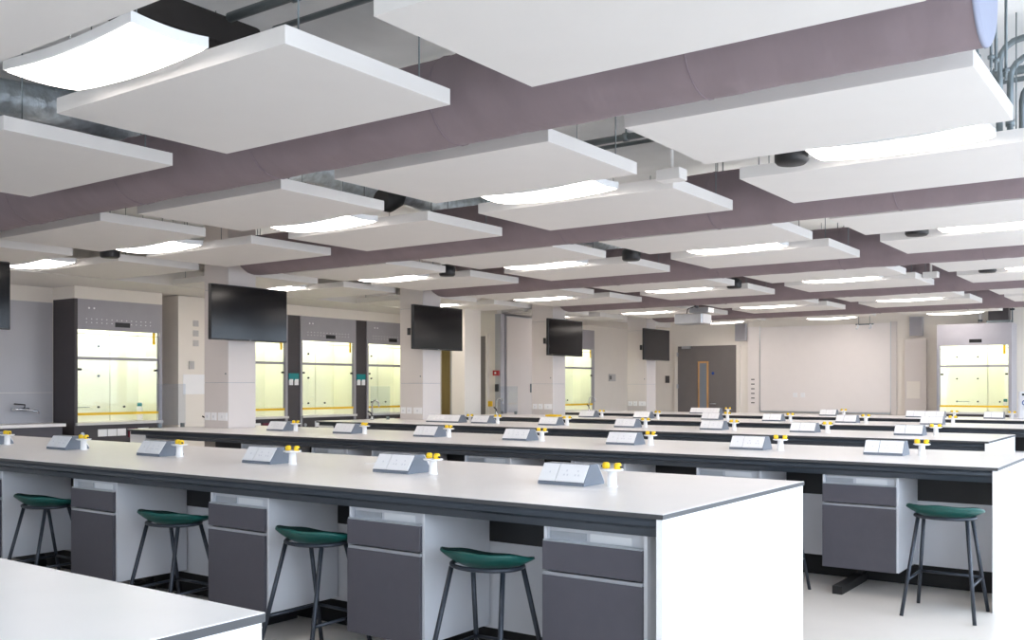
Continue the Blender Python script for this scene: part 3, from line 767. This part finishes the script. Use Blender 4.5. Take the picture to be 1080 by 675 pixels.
WBW = 3.35
bx(.30, -.03, .85, WBW - .25, -.01, 2.72).build('writing_surface', 'board_white', t)
bx(.0, -.02, .1, .28, 0, 2.74).build('side_trunking', 'board_white', t)
bx(WBW - .23, -.05, .1, WBW - .12, 0, 2.74).build('side_trunking', 'column_paint', t)
for a in (.28, WBW - .25): bx(a, -.035, .85, a + .02, -.008, 2.74).build('frame_strip', 'aluminium', t)
bx(.30, -.05, .82, WBW - .25, -.005, .85).build('pen_tray', 'aluminium', t)
for i in range(6): bx(.08, -.026, 1.02 + .105 * i, .16, -.02, 1.04 + .105 * i).build('socket_slot', 'black_plastic', t)
for x in (1.05, 1.22): bx(x, -.045, 1.16, x + .09, -.03, 1.26).build('wall_plate', 'plate_white', t)
for (x, lb) in ((-8.70, 'grey box loudspeaker high on the wall above the door side'), (-4.93, 'grey box loudspeaker high beside the freestanding fume cupboard')):
    t = thing('wall_speaker', (x, Y_FAR, 2.43), lb, 'speaker')
    MB().bbox(0, -.10, 0, .26, 0, .39, .008).build('housing', 'wall_grey_panel', t)
    bx(.02, -.106, .02, .24, -.10, .37).build('grille', 'hood_grey', t)
struct('trim_5', bx(-5.02, Y_FAR - .10, 0, -4.60, Y_FAR, 2.36), 'column_paint', label='white boxed riser left of the freestanding fume cupboard')
bx(-4.98, Y_FAR - .11, 1.15, -4.72, Y_FAR - .10, 1.5).build('access_panel', 'wall_paint', bpy.data.objects['trim_5'])
t = thing('ceiling_sensor', (-5.9, Y_FAR - .45, 2.68), 'small white twin camera bracket above the whiteboard', 'sensor')
MB().tube([(0, 0, 0), (.36, 0, 0)], .014, 8).build('rail', 'galvanised', t)
for x in (.04, .30): MB().tube([(x, 0, 0), (x, 0, -.06), (x - .01, -.05, -.09)], .022, 8).build('lens_head', 'plate_mark', t)
for x in (.06, .28): MB().tube([(x, 0, 0), (x, 0, Z_SLAB - 2.68)], .006, 6).build('hanger', 'galvanised', t)
# extract pipework on top of the freestanding cupboard
t = thing('extract_pipe', (-3.55, 20.5, 2.60), 'pale vertical extract pipe rising from the freestanding fume cupboard', 'pipe')
MB().tube([(0, 0, 0), (0, 0, Z_SLAB - 2.60)], .03, 10).build('run', 'panel_white', t)
MB().tube([(0, 0, .05), (0, 0, .09)], .04, 10).build('collar', 'galvanised', t)
t = thing('extract_duct', (-3.25, 20.55, 2.60), 'dark grey square extract duct above the freestanding fume cupboard', 'air duct')
bx(-.15, -.12, 0, .2, .15, Z_SLAB - 2.60).build('riser', 'hood_dark', t)
bx(-.18, -.15, .02, .23, .18, .06).build('flange', 'galvanised', t)
t = thing('valve_pipe', (-2.98, 20.4, 2.60), 'thin steel pipe with a valve above the freestanding fume cupboard', 'pipe')
MB().tube([(0, 0, 0), (0, 0, Z_SLAB - 2.60)], .014, 8).build('run', 'galvanised', t)
MB().tube([(-.04, 0, .26), (.04, 0, .26)], .02, 8).build('valve', 'black_plastic', t)

# wall fittings beyond the fourth column
t = thing('wall_notice', (XW2, 19.95, 1.52), 'small grey notice plate on the side wall near the far corner', 'notice')
bx(0, 0, 0, .012, .32, .17).build('plate', 'switch_grey', t)
bx(.012, .04, .04, .014, .12, .13).build('print', 'core_dark', t)
t = thing('door_entry_box', (-10.43, Y_FAR, 1.48), 'small dark entry keypad on the wall beside the grey door', 'keypad')
bx(-.05, -.03, 0, .05, 0, .17).build('housing', 'core_dark', t)

# ------------------------------------------------------------------ projector
t = thing('projector', (-7.15, 15.35, 2.47), 'grey ceiling projector on a bracket with trailing cables', 'projector')
MB().bbox(-.30, -.18, 0, .22, .20, .17, .02).build('body', 'aluminium', t)
MB().tube([(-.12, .20, .09), (-.12, .25, .09)], .06, 14).build('lens', 'black_plastic', t)
bx(.22, -.16, .01, .23, .18, .16).build('side_grille', 'plate_white', t)
bx(-.05, -.10, .19, .30, .12, .27).build('bracket', 'aluminium', t)
MB().tube([(.05, 0, .27), (.05, 0, Z_SLAB - 2.47)], .025, 10).build('drop_pole', 'aluminium', t)
MB().tube([(-.2, .1, .17), (-.15, .05, .27), (0, 0, .30), (.05, -.02, .4)], .010, 6).build('cable', 'black_plastic', t)

# ------------------------------------------------------------------ sinks, taps and screens at the bench ends
def swan_tap(x, y, label):
    t = thing('swan_neck_tap', (x, y, .9), label, 'tap', 'swan-neck taps at the bench ends')
    pts = [(0, 0, 0), (0, 0, .22)] + [(.07 - .07 * cos(a), 0, .22 + .07 * sin(a)) for a in [pi * k / 8 for k in range(1, 9)]] + [(.14, 0, .19)]
    MB().tube(pts, .011, 8).build('spout', 'chrome', t)
    MB().lathe([(.03, 0), (.03, .02), (.018, .03), (.018, .06)], 12).build('base', 'chrome', t)
    MB().tube([(0, 0, .06), (.02, -.05, .10), (.03, -.12, .13)], .010, 8).build('lever', 'black_plastic', t)
for (x, y, lb) in ((-10.08, 7.58, 'chrome swan-neck tap beside the first socketed column'), (-10.15, 10.55, 'chrome swan-neck tap beside the second socketed column'),
                   (-10.2, 13.75, 'chrome swan-neck tap near the tall pale cupboard'), (-10.2, 16.9, 'chrome swan-neck tap on the bench before the whiteboard')):
    swan_tap(x, y, lb)
def screen(x, y, w, h, label, rz=0.0):
    t = thing('splash_screen', (x, y, .9), label, 'screen', 'clear splash screens at the bench ends', rz)
    bx(0, 0, .03, w, .006, h).build('sheet', 'screen_glass', t)
    for a in (.02, w - .06): bx(a, -.012, 0, a + .04, .018, .05).build('clamp', 'galvanised', t)
screen(-10.21, 6.93, .40, .53, 'clear splash screen at the bench end near the white switch pier', pi / 2)
screen(-10.38, 10.75, .40, .50, 'clear splash screen at the bench end by the second socketed column')
screen(-10.38, 14.1, .38, .50, 'clear splash screen at the bench end by the tall pale cupboard')
t = thing('bench_machine', (-2.33, 16.45, .9), 'white benchtop instrument with black slot and round blue badge', 'instrument')
MB().bbox(0, 0, 0, .40, .42, .42, .03).build('housing', 'machine_white', t)
bx(.06, -.006, .36, .30, 0, .39).build('slot', 'black_plastic', t)
ring = MB().tube([(.10 + .035 * cos(a), -.003, .25 + .035 * sin(a)) for a in [2 * pi * k / 16 for k in range(16)]], .007, 6, closed=True); ring.build('badge', 'blue_sign', t)
t = thing('reflection_sheets', (-4.42, 4.52, .9), 'thin white sheets standing in for a pale reflection on the four-stool bench', 'reflection sheet')  # flat white sheets imitate a reflection on the worktop
bx(0, 0, 0, .30, .21, .003).build('sheet', 'plate_white', t)
o = bx(0, 0, 0, .30, .21, .003).build('sheet', 'plate_white', t); o.location = (.05, .03, .003); o.rotation_euler = (0, 0, .12)
t = thing('paper_tray', (-8.9, 13.35, .9), 'shallow yellow tray on the bench end by the white pier', 'tray')
m = bx(0, 0, 0, .22, .16, .008).box(0, 0, .008, .22, .006, .03).box(0, .154, .008, .22, .16, .03).box(0, .006, .008, .006, .154, .03).box(.214, .006, .008, .22, .154, .03)
m.build('tray_body', 'tap_yellow', t)
for (x, y, rz, lb) in ((XF - .30, 8.40, 0, 'teal-capped white bottle inside the fume cupboard with the dark side'), (-3.10, 20.42, 0, 'teal-capped white bottle inside the freestanding fume cupboard')):
    t = thing('reagent_bottle', (x, y, .901), lb, 'bottle', rz=rz)
    MB().lathe([(.04, 0), (.045, .01), (.045, .17), (.03, .20), (.03, .21)], 14).build('body', 'plate_white', t)
    MB().lathe([(.034, .205), (.034, .25), (.028, .258)], 14).build('cap', 'teal_plastic', t)
